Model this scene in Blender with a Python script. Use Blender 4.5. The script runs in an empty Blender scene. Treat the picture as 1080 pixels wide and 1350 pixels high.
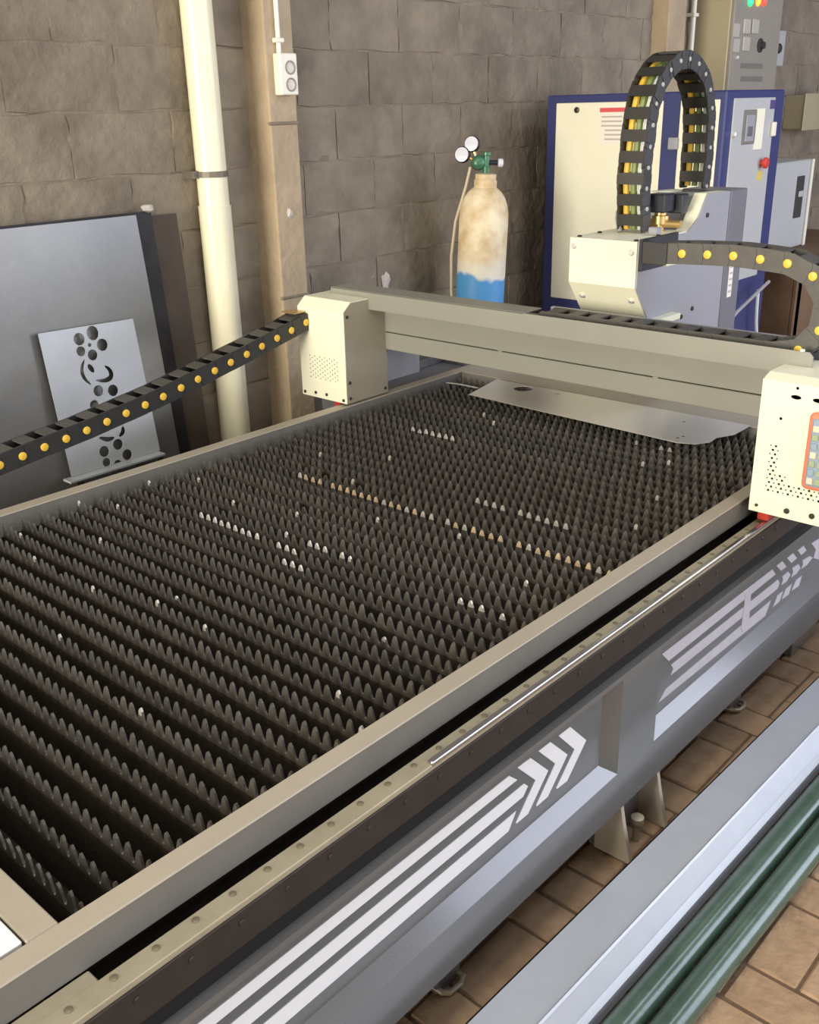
import bpy, bmesh, math, random
from mathutils import Vector, Matrix
random.seed(7)
S = bpy.context.scene
COL = S.collection
PI = math.pi

# ------------------------------------------------------------------ camera
F, YAW, PITCH, ROLL = 1308.0, math.radians(-42.45), math.radians(22.2), math.radians(1.42)
EYE = Vector((0, 0, 1.63))
_f = Vector((math.sin(YAW)*math.cos(PITCH), math.cos(YAW)*math.cos(PITCH), -math.sin(PITCH)))
_r = Vector((math.cos(YAW), -math.sin(YAW), 0)); _d = _f.cross(_r)
RIGHT = math.cos(ROLL)*_r + math.sin(ROLL)*_d
DOWN = -math.sin(ROLL)*_r + math.cos(ROLL)*_d
cam = bpy.data.cameras.new('camera'); camo = bpy.data.objects.new('camera', cam); COL.objects.link(camo)
camo.matrix_world = Matrix(((RIGHT.x, -DOWN.x, -_f.x, EYE.x), (RIGHT.y, -DOWN.y, -_f.y, EYE.y),
                            (RIGHT.z, -DOWN.z, -_f.z, EYE.z), (0, 0, 0, 1)))
cam.sensor_fit = 'VERTICAL'; cam.sensor_height = 24.0; cam.lens = 24.0*F/1350.0
cam.clip_start = .02; cam.clip_end = 100
S.camera = camo

# ------------------------------------------------------------------ world, light, exposure
w = bpy.data.worlds.new('world'); S.world = w; w.use_nodes = True
bg = w.node_tree.nodes['Background']; bg.inputs[0].default_value = (.62, .74, 1.0, 1); bg.inputs[1].default_value = 1.0
def area(name, loc, rot, sx, sy, power, col):
    l = bpy.data.lights.new(name, 'AREA'); l.shape = 'RECTANGLE'; l.size = sx; l.size_y = sy
    l.energy = power; l.color = col
    o = bpy.data.objects.new(name, l); COL.objects.link(o); o.location = loc; o.rotation_euler = rot
    return o
# daylight entering: tall gate behind the camera, side gate on the right; near side and roof ones are unseen additions
area('gate_daylight', (-1.75, -4.85, 1.6), (PI/2, 0, 0), 2.6, 3.0, 600, (1.0, .925, .79))
area('side_gate_daylight', (3.65, 6.7, 2.1), (PI/2, 0, PI/2), 4.6, 3.8, 285, (.80, .84, 1.0))
area('added_near_side_light', (3.65, .2, 1.6), (PI/2, 0, PI/2), 4.4, 2.8, 125, (1.0, .97, .93))  # unseen near opening, added to brighten the faces turned right
area('added_roof_light', (-.6, -.6, 4.1), (0, 0, 0), 1.2, 3.6, 75, (1.0, .93, .80))  # unseen roof panel, added to brighten upward faces
area('added_side_roof_light', (.75, 3.6, 4.1), (0, 0, 0), .9, 4.0, 60, (.74, .82, 1.0))  # unseen roof strip, added for cool light on the right-hand ledges
S.view_settings.view_transform = 'Standard'; S.view_settings.look = 'None'
S.view_settings.exposure = 0.0; S.view_settings.gamma = 1.0; S.view_settings.use_curve_mapping = False

# ------------------------------------------------------------------ pixel -> place helpers (1080 x 1350)
def ray(u, v): return RIGHT*((u-540)/F) + DOWN*((v-675)/F) + _f
def PZ(u, v, z): d = ray(u, v); return EYE + d*((z-EYE.z)/d.z)
def PX(u, v, x): d = ray(u, v); return EYE + d*((x-EYE.x)/d.x)
def PY(u, v, y): d = ray(u, v); return EYE + d*((y-EYE.y)/d.y)

# ------------------------------------------------------------------ materials
def lin(c):
    return tuple(((x/255)/12.92 if x/255 <= .04045 else (((x/255)+.055)/1.055)**2.4) for x in c)
MATS = {}
def mat(name, col, rough=.5, metal=0., var=.0, scale=8., bump=0., bscale=40., col2=None, thr=None, emit=0., rnd=0., coat=0., aniso=None):
    """plain principled; var/col2 mix a second colour through noise, bump adds fine relief, rnd varies per object"""
    if name in MATS: return MATS[name]
    m = bpy.data.materials.new(name); m.use_nodes = True; nt = m.node_tree; N = nt.nodes; L = nt.links
    b = N['Principled BSDF']; c = lin(col)
    b.inputs['Base Color'].default_value = (*c, 1); b.inputs['Roughness'].default_value = rough; b.inputs['Metallic'].default_value = metal
    if coat: b.inputs['Coat Weight'].default_value = coat; b.inputs['Coat Roughness'].default_value = .15
    tc = N.new('ShaderNodeTexCoord'); geo = N.new('ShaderNodeNewGeometry')
    out = None
    if var or col2:
        c2 = lin(col2) if col2 else tuple(x*(1-var) for x in c)
        nz = N.new('ShaderNodeTexNoise'); nz.inputs['Scale'].default_value = scale; nz.inputs['Detail'].default_value = 6; nz.inputs['Roughness'].default_value = .65
        mp = N.new('ShaderNodeMapping'); L.new(geo.outputs['Position'], mp.inputs[0]); L.new(mp.outputs[0], nz.inputs['Vector'])
        if aniso: mp.inputs['Scale'].default_value = aniso
        r = N.new('ShaderNodeValToRGB'); lo, hi = thr or (.35, .68)
        r.color_ramp.elements[0].position = lo; r.color_ramp.elements[1].position = hi
        r.color_ramp.elements[0].color = (*c2, 1); r.color_ramp.elements[1].color = (*c, 1)
        L.new(nz.outputs['Fac'], r.inputs[0]); out = r.outputs[0]
    if rnd:
        oi = N.new('ShaderNodeObjectInfo'); mr = N.new('ShaderNodeMapRange'); mr.inputs[3].default_value = 1-rnd; mr.inputs[4].default_value = 1+rnd
        L.new(oi.outputs['Random'], mr.inputs[0])
        mx = N.new('ShaderNodeMix'); mx.data_type = 'RGBA'; mx.blend_type = 'MULTIPLY'; mx.inputs[0].default_value = 1
        if out: L.new(out, mx.inputs[6])
        else: mx.inputs[6].default_value = (*c, 1)
        L.new(mr.outputs[0], mx.inputs[7]); out = mx.outputs[2]
    if out: L.new(out, b.inputs['Base Color'])
    if bump:
        n2 = N.new('ShaderNodeTexNoise'); n2.inputs['Scale'].default_value = bscale; n2.inputs['Detail'].default_value = 8
        L.new(geo.outputs['Position'], n2.inputs['Vector'])
        bp = N.new('ShaderNodeBump'); bp.inputs['Strength'].default_value = min(1, bump); bp.inputs['Distance'].default_value = .01*max(1, bump)
        L.new(n2.outputs['Fac'], bp.inputs['Height']); L.new(bp.outputs[0], b.inputs['Normal'])
    if emit:
        b.inputs['Emission Color'].default_value = (*c, 1); b.inputs['Emission Strength'].default_value = emit
    MATS[name] = m; return m

M = dict(
    block=mat('concrete_block', (149, 137, 118), .95, 0, 0, 4, .9, 22, (112, 102, 88), (.3, .7), rnd=.07),
    mortar=mat('mortar', (146, 131, 112), .95, 0, .3, 6, .8, 30),
    column=mat('cast_concrete', (186, 167, 138), .9, 0, 0, 4, .5, 35, (162, 143, 116), (.3, .7)),
    paver=mat('clay_paver', (176, 146, 113), .85, 0, 0, 14, .6, 35, (146, 118, 89), (.3, .7), rnd=.12),
    joint=mat('paver_joint', (118, 94, 70), .95, 0, .3, 20, .5, 60),
    plain=mat('rendered_wall', (122, 110, 95), .9, 0, .2, 2),
    roof=mat('roof_sheet', (140, 138, 132), .6, .3, .2, 2),
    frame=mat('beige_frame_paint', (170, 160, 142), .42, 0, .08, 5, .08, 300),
    grey=mat('grey_body_paint', (98, 98, 97), .30, 0, .08, 3, .06, 300, coat=1.),
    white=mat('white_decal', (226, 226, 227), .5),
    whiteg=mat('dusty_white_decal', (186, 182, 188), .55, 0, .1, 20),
    cream=mat('cream_paint', (236, 233, 205), .4, 0, .04, 4),
    whiteboard=mat('white_board', (250, 246, 236), .5),
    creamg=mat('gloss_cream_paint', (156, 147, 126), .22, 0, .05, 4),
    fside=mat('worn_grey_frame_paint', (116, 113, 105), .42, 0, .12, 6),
    beam=mat('beam_paint', (142, 141, 129), .4, 0, .06, 4),
    rail=mat('rail_steel', (196, 198, 202), .16, .95),
    seat=mat('rail_seat_metal', (176, 166, 140), .45, .25, .18, 12),
    rack=mat('dark_rack_steel', (66, 60, 54), .45, .5, .25, 20),
    dark=mat('dark_soot', (30, 26, 22), .9, 0, .3, 10),
    gap=mat('black_gap_shade', (14, 12, 10), .9),  # black colour stands in for shade inside gaps and hollows
    tray=mat('sooty_tray', (52, 42, 33), .85, 0, .4, 12, .4, 50),
    slat=mat('sooty_slat', (66, 58, 48), .6, .35, .35, 16, .2, 120, rnd=.15),
    tooth=mat('grey_tooth', (95, 90, 82), .5, .35, .25, 60, rnd=.15),
    shiny=mat('burnt_bright_tooth', (204, 198, 186), .34, .4, .25, 80),
    tan=mat('heat_tinted_tooth', (198, 174, 140), .5, .2, .25, 60),
    plastic=mat('black_chain_plastic', (48, 47, 44), .42, 0, .12, 30),
    dusty=mat('dusty_chain_plastic', (84, 81, 75), .55, 0, .2, 30),
    yellow=mat('yellow_pin', (232, 188, 66), .45),
    palepin=mat('pale_pin', (172, 172, 164), .5),
    galv=mat('galvanised_sheet', (146, 144, 138), .36, .7, 0, 1.2, .04, 60, (124, 124, 122), (.3, .7)),
    galv2=mat('bright_galvanised', (186, 190, 195), .38, .3, .1, 4),
    alu=mat('aluminium_sheet', (210, 206, 194), .3, .3, .06, 3),
    brownsheet=mat('shade_brown_sheet', (88, 76, 64), .7, .2, .3, 6),  # brown sheet, colour darkened to stand in for shade beside it
    darksheet=mat('mill_scale_sheet', (60, 58, 58), .5, .5, 0, 5, 0, 40, (42, 38, 36)),
    pvc=mat('cream_pvc', (236, 230, 198), .32, 0, 0, 3, 0, 40, (224, 196, 158), (.28, .42), aniso=(6, 6, .6)),
    strap=mat('grey_strap', (120, 112, 100), .5, .4),
    white_pl=mat('white_plastic', (232, 226, 208), .35),
    holeg=mat('socket_hole', (150, 140, 124), .6),
    navy=mat('navy_paint', (54, 60, 106), .35),
    panel=mat('cabinet_cream', (238, 234, 208), .45, 0, .03, 3),
    panelb=mat('cabinet_white', (180, 180, 177), .4, 0, .03, 3),
    hgrey=mat('head_grey', (154, 154, 158), .38, 0, .04, 4),
    dgrey=mat('column_dark_grey', (112, 112, 118), .4, 0, .05, 6),
    chrome=mat('chrome', (224, 224, 218), .3, .5),
    brass=mat('brass', (206, 174, 116), .35, .8),
    black=mat('black_plastic', (36, 37, 44), .35),
    bolts=mat('dull_bolt', (128, 120, 98), .5, .4),
    screwd=mat('dark_screw', (70, 66, 58), .4, .7),
    green=mat('green_tube_paint', (60, 82, 68), .24, 0, 0, 10, .06, 90, (78, 100, 86), (.35, .65), coat=.4),
    rust=mat('rusty_edge', (130, 100, 74), .8, .2, .3, 40),
    regu=mat('green_regulator', (72, 118, 90), .35, .3),
    gauge=mat('gauge_glass', (214, 214, 224), .15),
    hose=mat('hose', (192, 178, 152), .5),
    red=mat('red_plastic', (196, 60, 48), .4),
    orange=mat('orange_sleeve', (226, 132, 100), .45),
    keyb=mat('key_beige', (214, 202, 176), .5), keyg=mat('key_green', (150, 164, 128), .5), keyl=mat('key_blue', (140, 156, 172), .5),
    scrn=mat('controller_grey', (104, 104, 108), .3),
    slotd=mat('dark_slot', (52, 50, 48), .6),
    lred=mat('label_red', (214, 84, 84), .5), lwhite=mat('label_white', (236, 228, 216), .5), lgrey=mat('label_line', (182, 176, 164), .5),
    lyel=mat('label_yellow', (206, 186, 96), .5), lpur=mat('badge_purple', (84, 66, 120), .4),
    ebox=mat('electrical_beige', (176, 164, 132), .5, 0, .06, 3), egrey=mat('electrical_grey', (150, 144, 130), .5, 0, .06, 3),
    wgrey=mat('window_frame_grey', (122, 116, 108), .5),
    lampg=mat('lamp_green', (40, 240, 120), .4, emit=2.2), lampo=mat('lamp_orange', (250, 150, 40), .4, emit=2.2), lampr=mat('lamp_red', (250, 60, 40), .4, emit=2.2),
    plaster=mat('white_plaster', (206, 198, 186), .9, 0, .2, 40, .6, 60),
    cabley=mat('cable_yellow', (222, 184, 70), .4), cableg=mat('cable_green', (128, 142, 84), .4), cablew=mat('cable_white', (206, 212, 206), .4),
    cableb=mat('cable_grey', (150, 150, 150), .4), ply=mat('gate_timber', (120, 92, 66), .8, 0, .3, 5),
)

# gas cylinder paint: dirty cream with a ragged blue band near the foot (real paint, in the object's own space)
def cyl_mat():
    m = bpy.data.materials.new('cylinder_paint'); m.use_nodes = True; nt = m.node_tree; N = nt.nodes; L = nt.links
    b = N['Principled BSDF']; b.inputs['Roughness'].default_value = .5
    tc = N.new('ShaderNodeTexCoord'); nz = N.new('ShaderNodeTexNoise'); nz.inputs['Scale'].default_value = 11; nz.inputs['Detail'].default_value = 8
    L.new(tc.outputs['Object'], nz.inputs['Vector'])
    r = N.new('ShaderNodeValToRGB'); r.color_ramp.elements[0].position = .34; r.color_ramp.elements[1].position = .62
    r.color_ramp.elements[0].color = (*lin((200, 172, 126)), 1); r.color_ramp.elements[1].color = (*lin((236, 222, 188)), 1)
    L.new(nz.outputs['Fac'], r.inputs[0])
    sp = N.new('ShaderNodeSeparateXYZ'); L.new(tc.outputs['Object'], sp.inputs[0])
    n2 = N.new('ShaderNodeTexNoise'); n2.inputs['Scale'].default_value = 9; L.new(tc.outputs['Object'], n2.inputs['Vector'])
    ad = N.new('ShaderNodeMath'); ad.operation = 'MULTIPLY_ADD'; ad.inputs[1].default_value = .14; L.new(n2.outputs['Fac'], ad.inputs[0]); L.new(sp.outputs['Z'], ad.inputs[2])
    def step(lo, hi):
        mr = N.new('ShaderNodeMapRange'); mr.inputs[1].default_value = lo; mr.inputs[2].default_value = hi; L.new(ad.outputs[0], mr.inputs[0]); return mr.outputs[0]
    m1 = N.new('ShaderNodeMix'); m1.data_type = 'RGBA'; L.new(step(.36, .45), m1.inputs[0]); m1.inputs[6].default_value = (*lin((226, 222, 206)), 1); L.new(r.outputs[0], m1.inputs[7])
    m2 = N.new('ShaderNodeMix'); m2.data_type = 'RGBA'; L.new(step(.345, .362), m2.inputs[0]); m2.inputs[6].default_value = (*lin((80, 150, 204)), 1); L.new(m1.outputs[2], m2.inputs[7])
    L.new(m2.outputs[2], b.inputs['Base Color']); return m
M['cyl'] = cyl_mat()

# far floor: the same pavers, too far to build singly
def floor_mat():
    m = bpy.data.materials.new('paved_floor'); m.use_nodes = True; nt = m.node_tree; N = nt.nodes; L = nt.links
    b = N['Principled BSDF']; b.inputs['Roughness'].default_value = .9
    g = N.new('ShaderNodeNewGeometry'); bt = N.new('ShaderNodeTexBrick'); bt.inputs['Scale'].default_value = 4.5
    bt.inputs['Color1'].default_value = (*lin((168, 136, 102)), 1); bt.inputs['Color2'].default_value = (*lin((146, 116, 86)), 1); bt.inputs['Mortar'].default_value = (*lin((96, 76, 56)), 1)
    L.new(g.outputs['Position'], bt.inputs['Vector']); L.new(bt.outputs['Color'], b.inputs['Base Color']); return m
M['floor'] = floor_mat()

# ------------------------------------------------------------------ mesh helpers
WORLD = {}      # object name -> world origin
def V(*a): return Vector(a)
def new(): return bmesh.new()
def box(bm, x0, x1, y0, y1, z0, z1, mi=0):
    v = [bm.verts.new((x, y, z)) for x in (x0, x1) for y in (y0, y1) for z in (z0, z1)]
    for f in ((0, 1, 3, 2), (4, 6, 7, 5), (0, 4, 5, 1), (2, 3, 7, 6), (0, 2, 6, 4), (1, 5, 7, 3)):
        fc = bm.faces.new([v[i] for i in f]); fc.material_index = mi
    return bm
def bbox(x0, x1, y0, y1, z0, z1, bev=.003, seg=1):
    bm = box(new(), x0, x1, y0, y1, z0, z1)
    if bev: bmesh.ops.bevel(bm, geom=list(bm.edges), offset=bev, segments=seg, affect='EDGES', profile=.5)
    return bm
def prism(bm, pts, axis, a, b):
    """extrude polygon pts (2D) along axis from a to b. axis x: pts=(y,z); y: pts=(x,z); z: pts=(x,y)"""
    def P(p, t): return {'x': (t, p[0], p[1]), 'y': (p[0], t, p[1]), 'z': (p[0], p[1], t)}[axis]
    A = [bm.verts.new(P(p, a)) for p in pts]; B = [bm.verts.new(P(p, b)) for p in pts]
    bm.faces.new(A); bm.faces.new(B[::-1]); n = len(pts)
    for i in range(n): bm.faces.new((A[i], B[i], B[(i+1) % n], A[(i+1) % n]))
    bmesh.ops.recalc_face_normals(bm, faces=list(bm.faces)); return bm
def tube(bm, pts, r, n=10, cap=True):
    pts = [Vector(p) for p in pts]; rings = []; up = None
    for i, p in enumerate(pts):
        t = (pts[min(i+1, len(pts)-1)] - pts[max(i-1, 0)]).normalized()
        if up is None: up = t.orthogonal().normalized()
        up = (up - t*up.dot(t)).normalized(); s = t.cross(up)
        rr = r[i] if isinstance(r, (list, tuple)) else r
        rings.append([bm.verts.new(p + (up*math.cos(2*PI*k/n) + s*math.sin(2*PI*k/n))*rr) for k in range(n)])
    for a, b in zip(rings, rings[1:]):
        for k in range(n): bm.faces.new((a[k], a[(k+1) % n], b[(k+1) % n], b[k]))
    if cap: bm.faces.new(rings[0][::-1]); bm.faces.new(rings[-1])
    bmesh.ops.recalc_face_normals(bm, faces=list(bm.faces)); return bm
def lathe(bm, prof, c, axis=Vector((0, 0, 1)), n=28):
    pts = [Vector(c) + axis*z for r, z in prof]; 
    t = axis.normalized(); up = t.orthogonal().normalized(); s = t.cross(up); rings = []
    for (r, z), p in zip(prof, pts):
        rings.append([bm.verts.new(p + (up*math.cos(2*PI*k/n) + s*math.sin(2*PI*k/n))*max(r, .0004)) for k in range(n)])
    for a, b in zip(rings, rings[1:]):
        for k in range(n): bm.faces.new((a[k], a[(k+1) % n], b[(k+1) % n], b[k]))
    bm.faces.new(rings[0][::-1]); bm.faces.new(rings[-1]); bmesh.ops.recalc_face_normals(bm, faces=list(bm.faces)); return bm
def disc(c, nrm, r, t=.003, n=12):
    """short cylinder on a surface, base at c"""
    nrm = Vector(nrm).normalized(); return lathe(new(), [(r, -.001), (r, t*.7), (r*.75, t)], c, nrm, n)
def tomesh(name, bm, mats, smooth=False):
    me = bpy.data.meshes.new(name); bm.to_mesh(me); bm.free()
    for m in (mats if isinstance(mats, (list, tuple)) else [mats]): me.materials.append(m)
    if smooth:
        for p in me.polygons: p.use_smooth = True
        me.set_sharp_from_angle(angle=math.radians(38))
    return me
def link(o, parent=None, origin=Vector((0, 0, 0))):
    COL.objects.link(o)
    if parent: o.parent = parent; o.location = origin - WORLD[parent.name]
    else: o.location = origin
    WORLD[o.name] = Vector(origin); return o
def obj(name, bm, m, parent=None, smooth=False):
    """bmesh in world coordinates -> one object with its origin at its centre"""
    me = bm if isinstance(bm, bpy.types.Mesh) else tomesh(name, bm, m, smooth)
    xs = [v.co for v in me.vertices]
    c = Vector([(min(p[i] for p in xs)+max(p[i] for p in xs))/2 for i in range(3)])
    me.transform(Matrix.Translation(-c))
    return link(bpy.data.objects.new(name, me), parent, c)
def share(name, me, at, parent, rot=None):
    """another piece that shares mesh data"""
    o = link(bpy.data.objects.new(name, me), parent, Vector(at))
    if rot is not None: o.rotation_euler = rot
    return o
def tag(o, label, cat, group=None):
    o['label'] = label; o['category'] = cat
    if group: o['group'] = group
    return o
def thing(name, label, cat, loc, group=None):
    o = bpy.data.objects.new(name, None); o.empty_display_size = .1; link(o, None, Vector(loc)); return tag(o, label, cat, group)
def struct(name, bm, m, smooth=False):
    o = obj(name, bm, m, None, smooth); o['kind'] = 'structure'; return o
def holed(name, outer, holes, t, mats, frame):
    """flat plate with real holes; outer and holes are 2D loops, frame is the Matrix from plate space (z = thickness) to the world"""
    cu = bpy.data.curves.new(name, 'CURVE'); cu.dimensions = '2D'; cu.fill_mode = 'BOTH'; cu.extrude = t/2
    for lp in [outer]+holes:
        s = cu.splines.new('POLY'); s.points.add(len(lp)-1); s.use_cyclic_u = True
        for p, q in zip(s.points, lp): p.co = (q[0], q[1], 0, 1)
    o = bpy.data.objects.new(name, cu); COL.objects.link(o)
    dg = bpy.context.evaluated_depsgraph_get(); me = bpy.data.meshes.new_from_object(o.evaluated_get(dg))
    bpy.data.objects.remove(o); bpy.data.curves.remove(cu)
    me.name = name; me.materials.clear(); me.materials.append(mats); me.transform(frame); return me
def circ(x, y, r, n=10): return [(x+r*math.cos(2*PI*k/n), y+r*math.sin(2*PI*k/n)) for k in range(n)]
FR_Y = lambda y: Matrix(((1, 0, 0, 0), (0, 0, 1, y), (0, 1, 0, 0), (0, 0, 0, 1)))     # plate drawn in (x, z), lying at y

# ================================================================== SETTING
WX = -3.1
fl = struct('floor', box(new(), WX-.2, 4.0, -5.2, 11.6, -.1, -.005), M['floor'])
A = .109
pv_h = tomesh('paver', bbox(-A+.0022, A-.0022, -A/2+.0022, A/2-.0022, -.03, 0, .005), M['paver'])
pv_v = tomesh('paver', bbox(-A/2+.0022, A/2-.0022, -A+.0022, A-.0022, -.03, 0, .005), M['paver'])
X0, Y0 = -.54-12*A, 1.46-12*A
for i in range(40):
    for j in range(48):
        m4 = (i-j) % 4
        if m4 == 0: c = (X0+(i+1)*A, Y0+(j+.5)*A); me = pv_h
        elif m4 == 3: c = (X0+(i+.5)*A, Y0+(j+1)*A); me = pv_v
        else: continue
        if -1.05 < c[0] < .22 and .75 < c[1] < 4.6:
            share('paver', me, (c[0], c[1], random.uniform(-.002, .002)), fl, (random.uniform(-.01, .01), random.uniform(-.01, .01), random.uniform(-.012, .012)))
jb = obj('paver_bedding', box(new(), -1.1, .28, .7, 4.65, -.012, -.004), M['joint'], fl)

wl = struct('wall_left', box(new(), WX-.2, WX-.007, -5.2, 11.6, -.1, 4.3), M['mortar'])
H, Lb, J = .205, .40, .008
def block_mesh(ly):
    bm = bbox(-.012, .0, -ly/2, ly/2, -(H-J)/2, (H-J)/2, .0)
    bmesh.ops.subdivide_edges(bm, edges=[e for e in bm.edges if abs(e.verts[0].co.x-e.verts[1].co.x) < .001], cuts=4, use_grid_fill=True)
    for v in bm.verts:
        if v.co.x > -.001:
            ey = 1-abs(v.co.y)/(ly/2); ez = 1-abs(v.co.z)/((H-J)/2); e = min(ey*ly/2, ez*H/2)
            v.co.x += random.uniform(-.004, .004) - max(0, (.012-e))*.35
            if e < .01: v.co.y += random.uniform(-.005, .005); v.co.z += random.uniform(-.004, .004)
    return tomesh('concrete_block', bm, M['block'], True)
bms = [block_mesh(Lb-J) for _ in range(8)]
for r in range(12):
    z = 1.635+.004 + (r-7)*H - H/2
    off = ((r % 2)*.5 + random.uniform(-.06, .06))*Lb
    y = 1.0+off
    while y < 9.2:
        share('concrete_block', random.choice(bms), (WX, y, z), wl, (random.uniform(-.006, .006), random.uniform(-.01, .01), random.uniform(-.012, .012)))
        y += Lb
def pil(name, y0, y1, x1):
    bm = bbox(WX-.02, x1, y0, y1, -.05, 4.25, .006, 2)
    return struct(name, bm, M['column'])
p1 = pil('trim_1', 2.557, 2.692, -2.98); p2 = pil('trim_2', 5.50, 5.70, -3.0); p3 = pil('trim_3', -.40, -.26, -2.98)
for zz in (1.585, 2.25, .95): obj('casting_joint', bbox(-2.99, -2.976, 2.553, 2.696, zz-.006, zz+.006, .003), M['mortar'], p1)
# the rest of the shed: walls with the two gates that let the daylight in, and the roof; near side and roof openings are added
bm = new(); box(bm, WX-.2, -3.05, -5.2, -5.0, -.1, 4.3); box(bm, -.45, 4.0, -5.2, -5.0, -.1, 4.3); box(bm, -3.05, -.45, -5.2, -5.0, 3.1, 4.3); struct('wall_front', bm, M['plain'])
bm = new(); box(bm, 3.8, 4.0, -5.0, -2.0, -.1, 4.3); box(bm, 3.8, 4.0, 2.4, 4.35, -.1, 4.3); box(bm, 3.8, 4.0, -2.0, 2.4, 3.0, 4.3); box(bm, 3.8, 4.0, 9.05, 11.6, -.1, 4.3); box(bm, 3.8, 4.0, 4.35, 9.05, 4.05, 4.3); struct('wall_right', bm, M['plain'])
struct('wall_back', box(new(), WX-.2, 4.0, 11.4, 11.6, -.1, 4.3), M['plain'])
bm = new(); box(bm, WX-.2, -1.2, -5.2, 11.6, 4.2, 4.3); box(bm, 1.2, 4.0, -5.2, 11.6, 4.2, 4.3); box(bm, -1.2, 0, -5.2, -2.4, 4.2, 4.3); box(bm, -1.2, 0, 1.2, 11.6, 4.2, 4.3); box(bm, 0, 1.2, -5.2, 1.6, 4.2, 4.3); box(bm, 0, 1.2, 5.6, 11.6, 4.2, 4.3); box(bm, 0, .3, 1.6, 5.6, 4.2, 4.3); struct('ceiling', bm, M['roof'])

# ================================================================== CUTTING TABLE
T = .68
XR_in, XR_out, XL_in, XL_out = -.998, -.958, -2.375, -2.42
YF0, YF1, YB0, YB1 = .366, .41, 2.914, 3.07
YN = -.35; YE = 3.12; XB = -.8835; XBL = -2.496
tb = thing('cutting_table', 'long grey and beige metal cutting table with rows of serrated dark slats', 'machine', (-1.69, 1.35, 0))
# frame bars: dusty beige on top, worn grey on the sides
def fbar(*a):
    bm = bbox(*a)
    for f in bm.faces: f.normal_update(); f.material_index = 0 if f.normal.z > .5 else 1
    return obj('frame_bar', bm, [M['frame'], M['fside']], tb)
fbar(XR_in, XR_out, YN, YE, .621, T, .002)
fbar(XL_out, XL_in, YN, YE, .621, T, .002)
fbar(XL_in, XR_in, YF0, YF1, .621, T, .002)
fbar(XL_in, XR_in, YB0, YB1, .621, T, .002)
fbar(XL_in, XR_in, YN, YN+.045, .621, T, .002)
o = obj('white_board', bbox(XL_in+.004, XR_in-.005, YN+.048, YF0-.003, .655, .681, .002), M['whiteboard'], tb); o['label'] = 'white board let into the frame'
# trough under the slats
bm = new(); box(bm, XL_in-.02, XR_in+.02, YF0, YB1, .40, .41); box(bm, XL_in-.02, XL_in-.012, YF0, YB1, .40, .62); box(bm, XR_in+.012, XR_in+.02, YF0, YB1, .40, .62)
box(bm, XL_in, XR_in, YF1-.03, YF1-.02, .40, .62); box(bm, XL_in, XR_in, YB0+.02, YB0+.03, .40, .62)
obj('trough', bm, M['tray'], tb)
for xx in (-1.15, -1.69, -2.22):
    obj('slat_support', bbox(xx-.02, xx+.02, YF1-.02, YB0+.02, .535, .56, .002), M['tray'], tb)
# slats: serrated blades lying across the bed
PT = .0277; TH = .031; ZT = .670; NT = 49
prof = [(0, -1), (.10, -.95), (.18, -.78), (.25, -.5), (.34, -.22), (.45, -.02), (.55, -.02), (.66, -.22), (.75, -.5), (.82, -.78), (.90, -.95)]
def slat_mesh(bright=None):
    rnd = random.Random(random.random())
    xs = []
    off = rnd.uniform(-.003, .003)
    x0 = -(NT*PT)/2 + off
    for k in range(NT):
        hh = TH*rnd.uniform(.90, 1.0) if rnd.random() > .03 else TH*rnd.uniform(.5, .8)
        for fx, fz in prof: xs.append((x0+(k+fx)*PT, -TH + (1+fz)*hh, k))
    xs.append((x0+NT*PT, -TH, NT-1))
    bm = new(); t = .0022; lean = [rnd.uniform(-.0025, .0025) for _ in range(NT)]
    base = -TH-.006; bot = -.105
    def col(x, z, ln): return [bm.verts.new((x, -t+ln, z)), bm.verts.new((x, t+ln, z))]
    top = [col(x, z, lean[k]*max(0, (z+TH)/TH)) for x, z, k in xs]
    mid = [col(x, base, 0) for x, z, k in xs]; npf = len(prof)
    sub = {}
    for k in range(NT):
        zh = xs[k*npf+3][1]
        for q in range(3, 9): sub[k*npf+q] = top[k*npf+q] if q in (3, 8) else col(xs[k*npf+q][0], zh, lean[k]*.5)
    def skin(a, b, c, d, mi, cap):
        for s_, flip in ((0, False), (1, True)):
            q = []
            for v in (d[s_], c[s_], b[s_], a[s_]):
                if v not in q: q.append(v)
            if len(q) > 2: bm.faces.new(q[::-1] if flip else q).material_index = mi
        if cap: bm.faces.new((a[0], b[0], b[1], a[1])).material_index = mi
    for i in range(len(xs)-1):
        k, q = xs[i][2], i % npf
        if 3 <= q < 8 and i < NT*npf:
            bk = bright.get(k) if bright else None
            mi = 1 if bk is None else ((2 if 4 <= q < 7 else 1) if bk == 9 else bk)
            skin(top[i], top[i+1], sub[i+1], sub[i], mi, True); skin(sub[i], sub[i+1], mid[i+1], mid[i], 1, False)
        else: skin(top[i], top[i+1], mid[i+1], mid[i], 1, True)
    L0 = [bm.verts.new((xs[0][0], s*t, bot)) for s in (-1, 1)]; L1 = [bm.verts.new((xs[-1][0], s*t, bot)) for s in (-1, 1)]
    f = [L0[0], L1[0]] + [m[0] for m in mid[::-1]]; bm.faces.new(f)
    g = [L1[1], L0[1]] + [m[1] for m in mid]; bm.faces.new(g)
    bm.faces.new((L0[0], L0[1], L1[1], L1[0]))
    bm.faces.new((top[0][0], top[0][1], L0[1], L0[0], mid[0][0])[:4]); bm.faces.new((top[-1][1], top[-1][0], L1[0], L1[1]))
    return tomesh('slat', bm, [M['slat'], M['tooth'], M['shiny'], M['tan']])
plain_slats = [slat_mesh() for _ in range(6)]
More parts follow.
